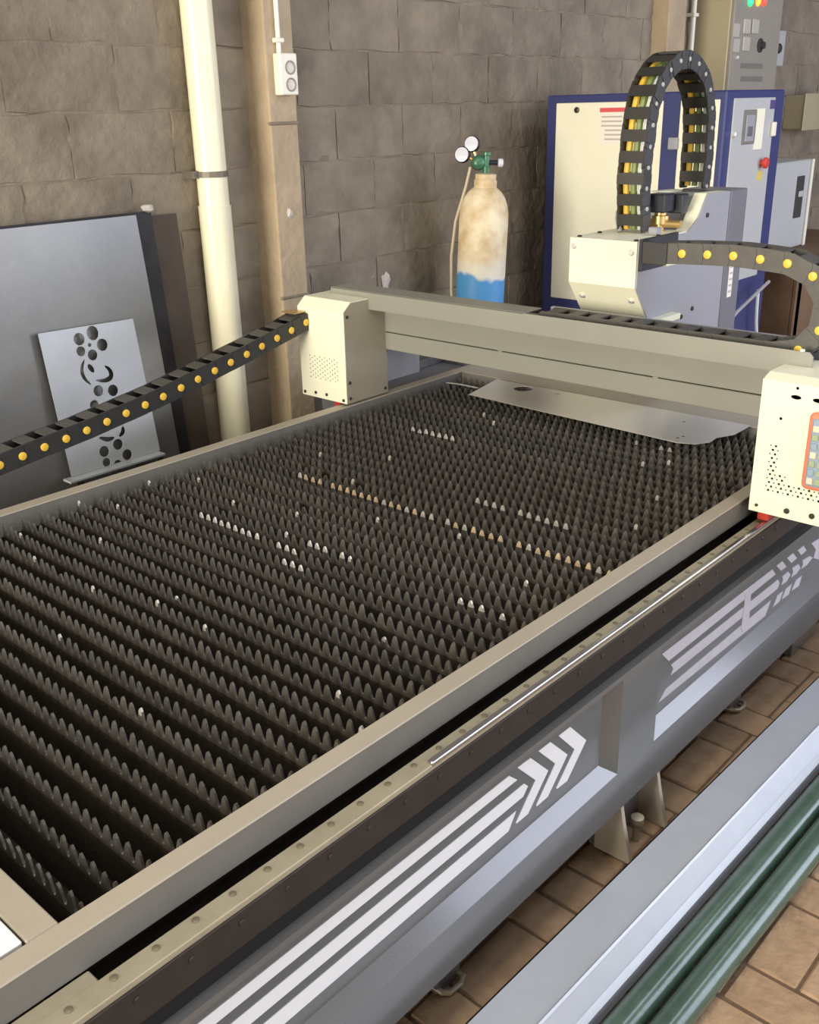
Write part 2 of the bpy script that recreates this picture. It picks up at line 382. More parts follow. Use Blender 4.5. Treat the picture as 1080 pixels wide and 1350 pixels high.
# teeth burnt bright, found in the photograph: runs of (u0, v0) -> (u1, v1) along a slat
RUNS = [((385, 625), (800, 748), 3), ((268, 675), (345, 705), 2), ((340, 712), (405, 742), 2), ((412, 715), (465, 738), 2), ((640, 657), (748, 690), 2),
        ((600, 790), (660, 812), 2), ((548, 562), (620, 580), 2), ((842, 580), (890, 590), 2)]
SP = .0527; NS = 47
bright = {}
for (a, b, mi) in RUNS:
    pa, pb = PZ(*a, ZT-.008), PZ(*b, ZT-.008)
    n = max(2, int(abs(pb.x-pa.x)/PT)+1)
    for q in range(n+1):
        p = pa.lerp(pb, q/n); si = round((p.y-.453)/SP); k = int((p.x-(-1.6865-NT*PT/2))/PT)
        if random.random() < .85: bright.setdefault(si, {})[k] = (2 if mi == 2 or random.random() < .25 else 3)
rr = random.Random(5)
for _ in range(42):
    bright.setdefault(rr.randrange(NS), {})[rr.randrange(NT)] = 9
for s in range(NS):
    me = slat_mesh(bright[s]) if s in bright else random.choice(plain_slats)
    share('slat', me, (-1.6865, .453+s*SP, ZT+random.uniform(-.004, .0)), tb, (random.uniform(-.02, .02), 0, random.uniform(-.0015, .0015)))
# long side body with recessed bays, on the camera's side
bm = new()
zb0, zb1 = .159, .519; XP = -.910
bays = [(.02, 1.619), (1.779, 2.93)]            # outer edges of the recesses
ZO0, ZO1, ZI0, ZI1, BY = .267, .507, .298, .486, .038
box(bm, XP-.02, XB, YN, YE, zb0, ZO0); box(bm, XP-.02, XB, YN, YE, ZO1, zb1)
for a, b in ((YN, bays[0][0]), (bays[0][1], bays[1][0]), (bays[1][1], YE)): box(bm, XP-.02, XB, a, b, ZO0, ZO1)
side = obj('side_body', bm, M['grey'], tb)
for a, b in bays:
    bm = new(); O = [bm.verts.new((XB, y, z)) for y, z in ((a, ZO0), (b, ZO0), (b, ZO1), (a, ZO1))]; I = [bm.verts.new((XP, y, z)) for y, z in ((a+BY, ZI0), (b-BY, ZI0), (b-BY, ZI1), (a+BY, ZI1))]
    K = [bm.verts.new((XP-.015, y, z)) for y, z in ((a, ZO0), (b, ZO0), (b, ZO1), (a, ZO1))]
    bm.faces.new(I)
    for k in range(4): bm.faces.new((O[k], O[(k+1) % 4], I[(k+1) % 4], I[k])); bm.faces.new((K[k], K[(k+1) % 4], O[(k+1) % 4], O[k]))
    bm.faces.new(K[::-1]); bmesh.ops.recalc_face_normals(bm, faces=list(bm.faces))
    obj('recessed_panel', bm, M['grey'], tb)
# decals: print on the recessed panels, traced on the panel plane
XD = XP+.0012
def decal(pix, m, name='decal'):
    bm = new(); pts = [PX(u, v, XD) for u, v in pix]
    A_ = [bm.verts.new(p) for p in pts]; B_ = [bm.verts.new((XP-.001, p.y, p.z)) for p in pts]
    bm.faces.new(A_)
    for i in range(len(pts)): bm.faces.new((A_[i], B_[i], B_[(i+1) % len(pts)], A_[(i+1) % len(pts)]))
    bmesh.ops.recalc_face_normals(bm, faces=list(bm.faces)); return obj(name, bm, m, tb)
c1 = lambda *p: [(660+x/8.307, 940+y/8.307) for x, y in p]
def decal_yz(pts, m, name='decal'):
    bm = new(); A_ = [bm.verts.new((XD, y, z)) for y, z in pts]; B_ = [bm.verts.new((XP-.001, y, z)) for y, z in pts]
    bm.faces.new(A_)
    for i in range(len(pts)): bm.faces.new((A_[i], B_[i], B_[(i+1) % len(pts)], A_[(i+1) % len(pts)]))
    bmesh.ops.recalc_face_normals(bm, faces=list(bm.faces)); return obj(name, bm, m, tb)
def yz(p): q = PX(*p, XD); return (q.y, q.z)
st = [c1((95, 678), (185, 737)), c1((260, 775), (302, 800), (250, 918)), c1((172, 1082), (90, 1285))]
zl = [(yz((480, 1176.7))[1]+.002, yz((480, 1193))[1]+.002), (yz((480, 1207.8))[1]+.002, yz((480, 1226.7))[1]+.002), (yz((480, 1240))[1]+.002, yz((480, 1261))[1]+.002)]
for (zu, zd), e in zip(zl, st):
    pe = [yz(p) for p in e]
    pe = [(pe[0][0], zu)] + ([pe[1]] if len(pe) == 3 else []) + [(pe[-1][0], zd)]
    decal_yz([(.10, zu)] + pe + [(.10, zd)], M['white'], 'stripe')
for ch in (c1((188, 600), (330, 493), (524, 630), (302, 1105), (176, 1212), (170, 1200), (385, 735)), c1((418, 418), (548, 318), (735, 456), (520, 915), (400, 1022), (392, 1012), (600, 555)),
           c1((638, 252), (765, 153), (940, 298), (730, 745), (620, 832), (612, 822), (812, 398))):
    decal(ch, M['white'], 'chevron')
c2 = lambda *p: [(860+x/4.218, 680+y/4.218) for x, y in p]
c3 = lambda *p: [(970+x/9.818, 690+y/9.818) for x, y in p]
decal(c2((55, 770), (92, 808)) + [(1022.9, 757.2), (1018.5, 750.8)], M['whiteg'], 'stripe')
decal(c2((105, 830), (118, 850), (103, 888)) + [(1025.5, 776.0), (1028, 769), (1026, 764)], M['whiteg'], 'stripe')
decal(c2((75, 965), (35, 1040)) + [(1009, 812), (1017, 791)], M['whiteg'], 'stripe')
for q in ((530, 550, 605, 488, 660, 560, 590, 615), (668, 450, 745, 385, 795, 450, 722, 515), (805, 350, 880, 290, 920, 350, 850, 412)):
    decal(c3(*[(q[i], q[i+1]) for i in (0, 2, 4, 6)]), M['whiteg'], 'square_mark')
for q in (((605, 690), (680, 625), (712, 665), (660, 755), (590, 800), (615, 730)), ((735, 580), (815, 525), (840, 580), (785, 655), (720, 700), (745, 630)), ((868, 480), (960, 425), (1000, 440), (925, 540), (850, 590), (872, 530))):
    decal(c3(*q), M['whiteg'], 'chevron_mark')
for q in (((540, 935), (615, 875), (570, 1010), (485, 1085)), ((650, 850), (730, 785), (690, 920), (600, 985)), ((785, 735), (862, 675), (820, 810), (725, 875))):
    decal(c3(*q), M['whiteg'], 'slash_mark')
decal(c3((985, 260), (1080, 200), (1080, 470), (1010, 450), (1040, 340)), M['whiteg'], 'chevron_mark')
o = decal([(983, 782), (990, 783), (987, 826), (979, 833), (977, 829)], M['whiteg'], 'tape_smear'); o.location.x += .0009
# rail seat, linear rail and rack along the side
XS0, XS1 = -.932, -.897; ZS = .623
obj('rail_seat', bbox(XS0, XS1, YN, YE, .555, ZS, .0015), M['seat'], tb)
obj('rail_end_block', bbox(XR_out+.001, XS0+.004, .30, .418, .57, ZS-.001, .002), M['seat'], tb)
obj('linear_rail', bbox(XS1-.011, XS1+.001, 1.02, YE, ZS-.004, ZS+.006, .0025, 2), M['rail'], tb)
obj('rack', bbox(XS1-.002, XS1+.0035, YN, YE, .553, .613, .001), M['rack'], tb)
obj('gap_shade_fill', box(new(), XR_out-.03, XS0+.002, .418, YE, .50, .57), M['gap'], tb)  # black fill painted for the shade between frame and rail seat
obj('rack_shadow_gap', box(new(), XS1-.03, XS1-.004, YN, YE, .515, .556), M['gap'], tb)  # black strip painted for the band of shade under the rack
bolt = tomesh('bolt', lathe(new(), [(.0058, -.002), (.0058, .0012), (.0035, .0022)], (0, 0, 0), V(0, 0, 1), 10), M['screwd'], True)
bolt2 = tomesh('bolt', lathe(new(), [(.0058, -.002), (.0058, .0012), (.0035, .0022)], (0, 0, 0), V(0, 0, 1), 10), M['bolts'], True)
y = .305
while y < 2.95: share('bolt', bolt2, (XS0+.013, y, ZS), tb); y += .0632
y = .36
while y < 2.95: share('bolt', bolt, (XS1+.0035, y, .594), tb, (0, PI/2, 0)); y += .0845
# far long side
obj('side_body', box(new(), XBL, XBL+.05, YN, YE, .159, .54), M['grey'], tb)
obj('rail_seat', bbox(XBL+.012, XBL+.047, YN, YE, .54, .60, .0015), M['rack'], tb)
obj('rail_end_cover', bbox(-2.62, XL_out-.002, 3.03, 3.40, .45, .70, .004), M['dgrey'], tb)
bm = new(); box(bm, XL_out, XR_out, YN, YN+.01, .159, .62); obj('end_panel', bm, M['grey'], tb)
bm = new(); box(bm, XL_out, XR_out, YE-.01, YE, .159, .62); obj('end_panel', bm, M['grey'], tb)
# feet
def foot(xf, s, y0, y1):
    for yy in (y0, y1):
        bm = prism(new(), [(xf-s*.06, .003), (xf+s*.036, .003), (xf+s*.012, .1), (xf+s*.0, .16), (xf-s*.06, .16)], 'y', yy-.006, yy+.006)
        obj('foot_gusset', bm, M['frame'], tb)
    obj('foot_bolt', lathe(new(), [(.009, 0), (.009, .05), (.016, .052), (.016, .066), (.009, .07)], (xf-.0, (y0+y1)/2, .0), V(0, 0, 1), 12), M['seat'], tb, True)
    obj('foot_post', bbox(xf-s*.06-.02, xf-s*.06+.02, y0, y1, 0, .162, .002), M['grey'], tb)
foot(-.893, 1, 1.665, 1.83); foot(-2.48, -1, 1.665, 1.83); foot(-.893, 1, .1, .26); foot(-2.48, -1, .1, .26); obj('foot_post', bbox(-.99, -.95, 2.8, 3.0, 0, .162, .002), M['grey'], tb); obj('foot_post', bbox(-2.44, -2.40, 2.8, 3.0, 0, .162, .002), M['grey'], tb)
for yy in (1.13, 2.42):
    bm = tube(new(), [(-.99, yy-.03, .012), (-.95, yy-.03, .012), (-.938, yy-.02, .012), (-.936, yy+.01, .012), (-.944, yy+.028, .012), (-.99, yy+.032, .012)], .006, 8)
    obj('foot_loop', bm, M['seat'], tb, True)
    obj('foot_stub', bbox(-1.0, -.958, yy-.035, yy+.037, 0, .16, .003), M['grey'], tb)

# ================================================================== GANTRY
YG = 2.30
ga = thing('gantry', 'beige gantry beam with cream end covers bridging the cutting table', 'gantry', (-1.65, 2.45, T))
obj('beam_core', box(new(), -2.405, -.94, 2.508, 2.66, .846, .99), M['gap'], ga)
obj('lower_beam_skin', bbox(-2.405, -.94, 2.5, 2.512, .843, .9025, .0015), M['beam'], ga)
obj('upper_beam_skin', bbox(-2.405, -.94, 2.5, 2.512, .9055, .997, .0015), M['beam'], ga)
for xx in (-1.88, -1.33): obj('slot_bridge', box(new(), xx-.008, xx+.008, 2.5005, 2.51, .902, .906), M['beam'], ga)
obj('beam_underside', box(new(), -2.405, -.94, 2.505, 2.66, .843, .847), M['beam'], ga)
obj('beam_back', box(new(), -2.405, -.94, 2.655, 2.665, .843, 1.0), M['beam'], ga)
# top cover: front plate, short top plate, open chain trough
XC0, XC1, XT = -2.56, -.868, -1.735
bm = new(); pl = [(XC0, .995), (XC1-.004, .995), (XC1, .999), (XC1, 1.043), (XC1-.01, 1.053), (XC0, 1.053)]
prism(bm, pl, 'y', 2.42, 2.4235); obj('cover_front', bm, M['beam'], ga)
obj('cover_top', box(new(), XC0, XT, 2.42, 2.515, 1.0515, 1.0545), M['beam'], ga)
obj('chain_trough', box(new(), XT, XC1, 2.4235, 2.57, .995, .999), M['beam'], ga)
obj('trough_rim', bbox(XT, XC1-.03, 2.562, 2.578, .99, 1.052, .002), M['hgrey'], ga)
obj('cover_closer', box(new(), XC0, XT, 2.4235, 2.66, .995, .999), M['beam'], ga)
obj('screw', disc((XC1-.03, 2.426, 1.053), (0, 0, 1), .006, .005), M['white_pl'], ga)
# left end cover (profile with a chamfered top edge)
LX0, LX1, RX0, RX1 = -2.605, -2.38, -.936, -.70
def cover(x0, x1, z0, z1, holes, ch=.03):
    f = [(x0, z0), (x1, z0), (x1, z1-ch), (x0, z1-ch)]
    me = holed('front_plate', f, holes, .003, M['cream'], FR_Y(YG))
    fp = obj('front_plate', me, None, ga)
    bm = new(); prism(bm, [(YG-.0015, z1-ch), (YG+.034, z1), (2.505, z1), (2.505, z1-.003), (YG+.036, z1-.003), (YG+.0015, z1-ch)], 'x', x0, x1); obj('cover_hood', bm, M['cream'], ga)
    for xx in (x0, x1-.003):
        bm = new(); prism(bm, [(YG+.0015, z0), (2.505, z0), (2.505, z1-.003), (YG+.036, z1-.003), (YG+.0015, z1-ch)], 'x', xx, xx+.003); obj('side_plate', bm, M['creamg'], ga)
    obj('hollow_shade_sheet', box(new(), x0+.004, x1-.004, YG+.05, YG+.06, z0+.01, z1-.03), M['gap'], ga)  # black sheet added behind the holes, painted for the cover's shaded hollow
    return fp
a, b = PY(409, 468, YG), PY(446, 504, YG)
hl = []
for r in range(11):
    for c in range(6):
        hx = a.x + (b.x-a.x)*(c+.5*(r % 2))/5.5; hz = a.z + (b.z-a.z)*r/10
        hl.append(circ(hx, hz, .0027, 6))
cover(LX0, LX1, .688, 1.032, hl)
hr = []
for r in range(13):
    for c in range(12):
        hx = -.898 + c*.0125 + .006*(r % 2); hz = .843 - r*.0105
        if (c < 2 or r > 6) and hz > .72 and not (c > 3 and r < 9): hr.append(circ(hx, hz, .0034 if (r+c) % 2 else .0022, 7))
hr += [[(p[0]*1.0, p[1]) for p in [( -.852+.013*math.cos(t), .972+.0055*math.sin(t)) for t in [2*PI*k/12 for k in range(12)]]],
       [( -.80+.013*math.cos(t), .972+.0055*math.sin(t)) for t in [2*PI*k/12 for k in range(12)]], circ(-.882, .914, .004, 8), circ(-.851, 1.0-.006, .004, 8)]
cover(RX0, RX1, .664, 1.016, hr, .012)
for x_, z_ in ((LX0+.014, .700), (LX0+.07, .705), (LX0+.125, .706), (LX1-.016, .699)): obj('screw', disc((x_, YG-.0015, z_), (0, -1, 0), .0055, .004), M['screwd'], ga)
for x_, z_ in ((-.916, .682), (-.839, .685), (-.777, .687)): obj('screw', disc((x_, YG-.0015, z_), (0, -1, 0), .007 if x_ > -.9 else .004, .005), M['screwd'], ga)
for y_, z_ in ((2.315, .985), (2.315, .76), (2.315, .705), (2.49, .705)): obj('screw', disc((LX1, y_, z_), (1, 0, 0), .0055, .004), M['screwd'], ga)
obj('end_plate', bbox(-2.412, -2.404, 2.505, 2.705, .716, .99, .002), M['hgrey'], ga)
obj('screw', disc((-2.404, 2.525, .826), (1, 0, 0), .006, .004), M['screwd'], ga)
obj('end_plate', bbox(-.945, -.935, 2.505, 2.705, .63, .99, .002), M['hgrey'], ga)
# rollers: red wipers riding the rails
o = obj('rail_wiper', bbox(-.925, -.895, 2.33, 2.40, ZS+.007, ZS+.042, .003), M['red'], ga); o['label'] = 'red rail wiper under the cover'
o = obj('rail_wiper', bbox(XBL+.015, XBL+.045, 2.33, 2.40, .607, .688, .003), M['red'], ga); o['label'] = 'red rail wiper under the cover'
obj('carriage_plate', bbox(-.935, -.80, 2.40, 2.70, ZS+.008, .664, .002), M['dgrey'], ga)
obj('carriage_plate', bbox(-2.62, XBL+.070, 2.40, 3.02, .606, .668, .002), M['dgrey'], ga)
obj('carriage_plate', bbox(-2.62, -2.56, 2.52, 3.02, .668, .70, .002), M['grey'], ga)

# ================================================================== CABLE CHAINS
def link_mesh(name, pitch, wd, h, bar=.5):
    bm = new(); L2 = pitch*.62; tk = .006
    for s in (-1, 1):
        y0, y1 = sorted((s*wd/2, s*(wd/2-tk)))
        pts = [(-L2, -h*.36), (-L2*.8, -h/2), (L2*.8, -h/2), (L2, -h*.36), (L2, h*.36), (L2*.8, h/2), (-L2*.8, h/2), (-L2, h*.36)]
        prism(bm, pts, 'y', y0, y1)
        prism(bm, [(p[0]*.45-pitch*.05, p[1]*.96) for p in pts], 'y', s*wd/2, s*(wd/2+.0018))
    for s in (-1, 1):
        z0, z1 = sorted((s*h/2, s*(h/2-.005))); box(bm, -pitch*bar/2, pitch*bar/2, -wd/2+tk, wd/2-tk, z0, z1, 1)
    return bm
def chain(name, label, pts, hinge, pitch, wd, h, pm, body, group=None, r=.2, cables=(), bar=.5, bars=None, skip=0):
    pts = [Vector(p) for p in pts]; hinge = Vector(hinge).normalized()
    # resample at the pitch
    seg = [0.]
    for p, q in zip(pts, pts[1:]): seg.append(seg[-1]+(q-p).length)
    def at(s):
        for i in range(len(pts)-1):
            if s <= seg[i+1]: return pts[i].lerp(pts[i+1], (s-seg[i])/max(1e-9, seg[i+1]-seg[i]))
        return pts[-1]
    n = int(seg[-1]/pitch); lead = seg[-1]-n*pitch; t = thing(name, label, 'cable chain', tuple(pts[0]), group)
    lm = tomesh('link', link_mesh('link', pitch, wd, h, bar), [body, bars or M['dusty']])
    pmesh = [tomesh('pin', lathe(new(), [(h*r, 0), (h*r, .0032), (h*r*.8, .0042)], (pitch*.5, s*wd/2, 0), V(0, s, 0), 14), pm, True) for s in (-1, 1)]
    for k in range(n):
        a, b = at(k*pitch+lead), at((k+1)*pitch+lead); x = (b-a).normalized(); zax = x.cross(hinge).normalized(); c = (a+b)/2
        o = bpy.data.objects.new('link', lm); COL.objects.link(o); o.parent = t
        R = Matrix((x, hinge, zax)).transposed().to_4x4()
        o.matrix_local = Matrix.Translation(c - WORLD[t.name]) @ R @ Matrix.Diagonal((1, .97 if k % 2 else 1, 1, 1))
        for pq in pmesh:
            if k < n-skip: p = bpy.data.objects.new('pin', pq); COL.objects.link(p); p.parent = o
    for (off, rad, m) in cables:
        path = [at(seg[-1]*k/40)+hinge*off for k in range(41)]
        obj('cable', tube(new(), path, rad, 8), m, t, True)
    return t
# long chain beside the table, rising to the left gantry cover
XK = -2.592
dots = [(27, 603), (56, 591), (111, 569.5), (162.5, 547), (210, 526), (256, 503), (298, 481.5), (338, 461), (377, 440), (396, 430)]
P = [PX(u, v, XK+.042) for u, v in dots]; P = [Vector((XK, p.y, p.z)) for p in P]
d0 = (P[0]-P[2]).normalized(); pre = [P[0]+d0*.20, P[0]+d0*.1]
end = P[-1] + Vector((0, .028, .008))
low = [Vector((XK, pre[0].y-.16, pre[0].z-.045)), Vector((XK, pre[0].y-.32, pre[0].z-.08)), Vector((XK, pre[0].y-.55, pre[0].z-.105)), Vector((XK, pre[0].y-1.0, pre[0].z-.106))]
path = low[::-1]+pre+P+[end]
kc = chain('cable_chain', 'long black cable chain with yellow pins sloping down beside the slatted table', path, (1, 0, 0), .0685, .078, .058, M['yellow'], M['plastic'], 'black cable chains of the cutter', bar=.55)
zl_ = low[-1].z-.031
obj('chain_end_bracket', bbox(XK-.037, XK+.0405, end.y-.022, 2.2975, end.z-.030, end.z+.030, .003), M['plastic'], kc)
obj('brass_tab', bbox(XK-.04, XK+.03, 2.245, 2.2975, end.z+.032, end.z+.036, .001), M['brass'], kc)
obj('chain_tray', bbox(-2.64, XBL-.001, YN, .75, zl_-.006, zl_, .001), M['grey'], tb)
for yy in (-.2, .25, .65): obj('tray_bracket', bbox(-2.62, XBL-.001, yy, yy+.012, .42, zl_-.006, .001), M['grey'], tb)
# chain along the gantry: lies in the trough, turns over and runs back to the head
YC = 2.50
top = []
for k in range(0, 13):
    a = -PI/2 + PI*k/12; top.append((-.98+.112*math.cos(a), YC, 1.142+.112*math.sin(a)))
path = [(-1.72, YC, 1.03), (-1.3, YC, 1.03)] + top + [(-1.1, YC, 1.262), (-1.25, YC, 1.257), (-1.328, YC, 1.251)]
xc = chain('cable_chain', 'dusty cable chain with yellow pins bending from the gantry trough to the tool carriage', path, (0, -1, 0), .071, .076, .054, M['yellow'], M['dusty'], 'black cable chains of the cutter', bar=.55, skip=1)
obj('chain_end_bracket', bbox(-1.372, -1.300, 2.4565, 2.4595, 1.223, 1.281, .001), M['plastic'], xc)

# ================================================================== CUTTING HEAD
HX0, HX1 = -1.677, -1.449
hd = thing('tool_carriage', 'cream and grey tool carriage box riding behind the gantry beam', 'carriage', (-1.56, 2.8, 1.0))
prf = [(2.57, 1.132), (2.57, 1.262), (2.88, 1.262), (2.88, 1.03), (2.66, 1.03), (2.645, 1.035)]
obj('front_box', prism(new(), prf, 'x', HX0, HX1-.004), M['cream'], hd)
obj('side_skin', prism(new(), [(2.575, 1.13), (2.575, 1.26), (2.86, 1.26), (2.93, 1.30), (2.975, 1.364), (3.128, 1.36), (3.128, .87), (2.80, .90), (2.72, 1.0), (2.65, 1.033)], 'x', HX1-.0045, HX1), M['hgrey'], hd)
for x0, x1 in ((HX1-.045, HX1-.005), (-1.655, -1.615)):
    obj('cheek', prism(new(), [(2.86, 1.2625), (2.90, 1.27), (2.975, 1.364), (3.129, 1.36), (3.129, 1.0), (2.88, 1.0)], 'x', x0, x1), M['cream'], hd)
obj('rear_block', bbox(-1.66, HX1-.005, 2.885, 3.125, .88, 1.255, .003), M['hgrey'], hd)
obj('top_lid', bbox(-1.612, HX1-.046, 2.99, 3.12, 1.256, 1.355, .002), M['hgrey'], hd)
obj('column', bbox(-1.62, HX1+.004, 3.131, 3.25, .80, 1.362, .004), M['dgrey'], hd)
rl = obj('ruler_strip', box(new(), HX1+.004, HX1+.0052, 3.165, 3.195, 1.02, 1.16), M['lwhite'], hd)
for k in range(6): obj('tick', box(new(), HX1+.005, HX1+.0058, 3.170, 3.190, 1.035+k*.02, 1.042+k*.02), M['lgrey'], rl)
obj('foot_bracket', bbox(HX1-.06, HX1+.03, 2.66, 2.80, 1.012, 1.03, .002), M['cream'], hd)
for x_, z_ in ((HX0+.016, 1.238), (HX1-.02, 1.232)): obj('screw', disc((x_, 2.57, z_), (0, -1, 0), .0085, .006), M['chrome'], hd, True)
for x_ in (HX0+.03, HX1-.03):
    obj('screw', disc((x_, 2.602, 1.0895), (0, -.78, -.62), .0085, .006), M['chrome'], hd, True)
for x_, y_ in ((HX0+.02, 2.59), (HX0+.02, 2.70), (HX1-.016, 2.585), (HX1-.02, 2.72)): obj('screw', disc((x_, y_, 1.262), (0, 0, 1), .007, .005), M['screwd'], hd)
for y_, z_ in ((2.80, .985), (2.86, 1.005), (2.93, 1.02), (2.98, 1.30)): obj('screw', disc((HX1, y_, z_), (1, 0, 0), .007, .005), M['screwd'], hd)
obj('chain_lug', bbox(HX1, -1.36, 2.585, 2.66, 1.20, 1.208, .001), M['cream'], hd)
obj('chain_lug', bbox(-1.385, -1.374, 2.46, 2.66, 1.20, 1.285, .001), M['black'], hd)
# valve between the cheeks
obj('valve_coil', bbox(-1.56, -1.50, 2.80, 2.865, 1.318, 1.372, .004), M['black'], hd)
obj('valve_plug', bbox(-1.53, -1.478, 2.87, 2.91, 1.312, 1.368, .003), M['black'], hd)
bm = lathe(new(), [(.014, 0), (.014, .02), (.026, .022), (.026, .045), (.018, .047), (.018, .058)], (-1.53, 2.835, 1.262), V(0, 0, 1), 12); tube(bm, [(-1.60, 2.835, 1.285), (-1.46, 2.835, 1.285)], .012, 12)
obj('valve_body', bm, M['brass'], hd, True)
obj('nipple', lathe(new(), [(.011, 0), (.014, .006), (.014, .02), (.008, .022), (.008, .04)], (-1.592, 2.835, 1.285), V(-1, 0, 0), 10), M['chrome'], hd, True)
bm = tube(new(), [(-1.62, 2.83, 1.285), (-1.645, 2.82, 1.305), (-1.65, 2.79, 1.315), (-1.63, 2.755, 1.30), (-1.61, 2.74, 1.264)], .008, 8); obj('air_tube', bm, M['cableb'], hd, True)
obj('terminal', bbox(-1.505, -1.475, 2.72, 2.75, 1.262, 1.285, .003), M['hgrey'], hd)
# arched chain on top of the head
XA = -1.575; y0, y1 = 2.755, 3.13; rad = (y1-y0)/2; zc = 1.552
arc = [(XA, y0+rad-rad*math.cos(PI*k/14), zc+rad*math.sin(PI*k/14)*1.02) for k in range(15)]
path = [(XA, y0+.005, 1.272), (XA-.004, y0-.008, 1.42)] + arc + [(XA, y1+.004, 1.45), (XA, y1, 1.372)]
chain('cable_chain', 'arched black cable chain with coloured cables standing on the tool carriage', path, (1, 0, 0), .0585, .086, .05, M['palepin'], M['plastic'], 'black cable chains of the cutter', r=.13,
      cables=((-.024, .010, M['cabley']), (.0, .010, M['cableg']), (.022, .009, M['cablew'])), bar=.56, bars=M['plastic'])

# remote controller hung on the right cover
rc = thing('remote_controller', 'orange sleeved remote controller with coloured keys on the perforated cream cover', 'remote control', (-.765, YG-.02, .76))
bm = bbox(-.808, -.725, YG-.024, YG-.0035, .758, .948, .012, 3); obj('sleeve', bm, M['orange'], rc, True)
obj('face', bbox(-.797, -.736, YG-.0265, YG-.022, .77, .936, .003), M['keyl'], rc)
km = [tomesh('key', bbox(-.0075, .0075, -.003, .0, -.008, .008, .0015), M[k]) for k in ('keyb', 'keyg', 'keyl')]
for r in range(7):
    for c in range(3): share('key', km[(r*2+c*(r+1)) % 3], (-.786+c*.0195, YG-.0265, .783+r*.0215), rc)

# ================================================================== THINGS ON THE BED
pts = [PZ(*p, ZT+.004) for p in ((618, 520), (655, 503), (985, 561), (960, 575), (938, 580), (925, 585), (900, 583))]
def E2(u, v): q = PZ(u, v, ZT+.013); return (q.x, q.y)
ol = [E2(*p) for p in ((618, 520), (655, 500), (990, 561), (968, 573), (945, 577), (936, 583), (917, 585.5), (893, 583.5))]
hc = E2(690, 512.5)
holes = [circ(hc[0], hc[1], .034, 24)]
for (u, v) in ((735, 519), (902, 556), (894, 577), (901, 575)):
    x_, y_ = E2(u, v); holes.append([(x_-.012, y_-.005), (x_+.012, y_-.005), (x_+.012, y_+.005), (x_-.012, y_+.005)] if u < 800 else circ(x_, y_, .007, 8))
me = holed('sheet_offcut', ol, holes, .0018, M['alu'], Matrix.Translation((0, 0, ZT+.0125)))
so = obj('sheet_offcut', me, None); tag(so, 'bright flat sheet metal offcut with a round hole lying on the slats under the gantry', 'sheet metal')
q = [PZ(u, v, ZT+.004) for u, v in ((588, 505), (601, 506.5), (614, 509), (628, 512))]
bm = new(); vs = [(bm.verts.new((p.x, p.y, p.z)), bm.verts.new((p.x+.004, p.y+.012, p.z)), bm.verts.new((p.x, p.y, p.z+.0012)), bm.verts.new((p.x+.004, p.y+.012, p.z+.0012))) for p in q]
for a, b in zip(vs, vs[1:]):
    bm.faces.new((a[0], b[0], b[1], a[1])); bm.faces.new((a[2], a[3], b[3], b[2])); bm.faces.new((a[0], a[2], b[2], b[0])); bm.faces.new((a[1], b[1], b[3], a[3]))
bm.faces.new((vs[0][0], vs[0][1], vs[0][3], vs[0][2])); bm.faces.new((vs[-1][0], vs[-1][2], vs[-1][3], vs[-1][1]))
bmesh.ops.recalc_face_normals(bm, faces=list(bm.faces))
tag(obj('metal_strip', bm, M['alu']), 'thin curled bright metal strip lying on slat tips beside the sheet offcut', 'metal strip')

# ================================================================== AGAINST THE WALL
def leaning(name, ytop0, ytop1, ztop, xtop, xbot, zbot, t, m, holes=None, sub=None):
    """plate leaning back on the wall; returns frame and height"""
    h = math.hypot(ztop-zbot, xtop-xbot); up = Vector((xtop-xbot, 0, ztop-zbot)).normalized(); yv = Vector((0, 1, 0)); n = yv.cross(up)
    fr = Matrix((( yv.x, up.x, n.x, xbot), (yv.y, up.y, n.y, 0), (yv.z, up.z, n.z, zbot), (0, 0, 0, 1)))
    return holed(name, [(ytop0, 0), (ytop1, 0), (ytop1, h), (ytop0, h)], holes or [], t, m, fr), fr, h
me, fr, h = leaning('steel_sheet', .95, 1.978, 1.312, -3.035, -2.885, .002, .002, M['galv'])
tag(obj('steel_sheet', me, None), 'large galvanised steel sheet leaning on the block wall', 'sheet metal')
me, fr, h = leaning('steel_sheet', 1.15, 2.055, 1.318, -3.062, -2.945, .002, .006, M['darksheet'])
tag(obj('steel_sheet', me, None), 'dark steel sheet leaning behind the galvanised sheet, its edge showing', 'sheet metal')
me, fr, h = leaning('steel_sheet', 1.3, 2.17, 1.30, -3.075, -2.99, .002, .004, M['brownsheet'])  # widened over the shaded wall, that shade put into its dark colour
tag(obj('steel_sheet', me, None), 'brown sheet standing hindmost against the block wall behind the dark sheet', 'sheet metal')
# flower stencil on the big sheet
zb_, zt_ = .525, .995; xb_, xt_ = -2.905, -2.972
hS = math.hypot(zt_-zb_, xt_-xb_)
upv = Vector((xt_-xb_, 0, zt_-zb_)).normalized(); nv = Vector((0, 1, 0)).cross(upv)
frS = Matrix(((0, upv.x, nv.x, xb_), (1, upv.y, nv.y, 0), (0, upv.z, nv.z, zb_), (0, 0, 0, 1)))
def S2(u, v):
    d = ray(u, v); p0 = Vector((xb_, 0, zb_)); t = (p0-EYE).dot(nv)/d.dot(nv); p = EYE+d*t
    return (p.y, (p-p0).dot(upv))
def cz(x, y): return (x/3.377, 260+y/3.377)
def blob(cx, cy, r, n=10, sx=1., sy=1., rot=0.):
    c = S2(*cz(cx, cy)); k = r/3.377*.0026
    return [(c[0]+k*(sx*math.cos(t)*math.cos(rot)-sy*math.sin(t)*math.sin(rot)), c[1]+k*(sx*math.cos(t)*math.sin(rot)+sy*math.sin(t)*math.cos(rot))) for t in [2*PI*i/n for i in range(n)]]
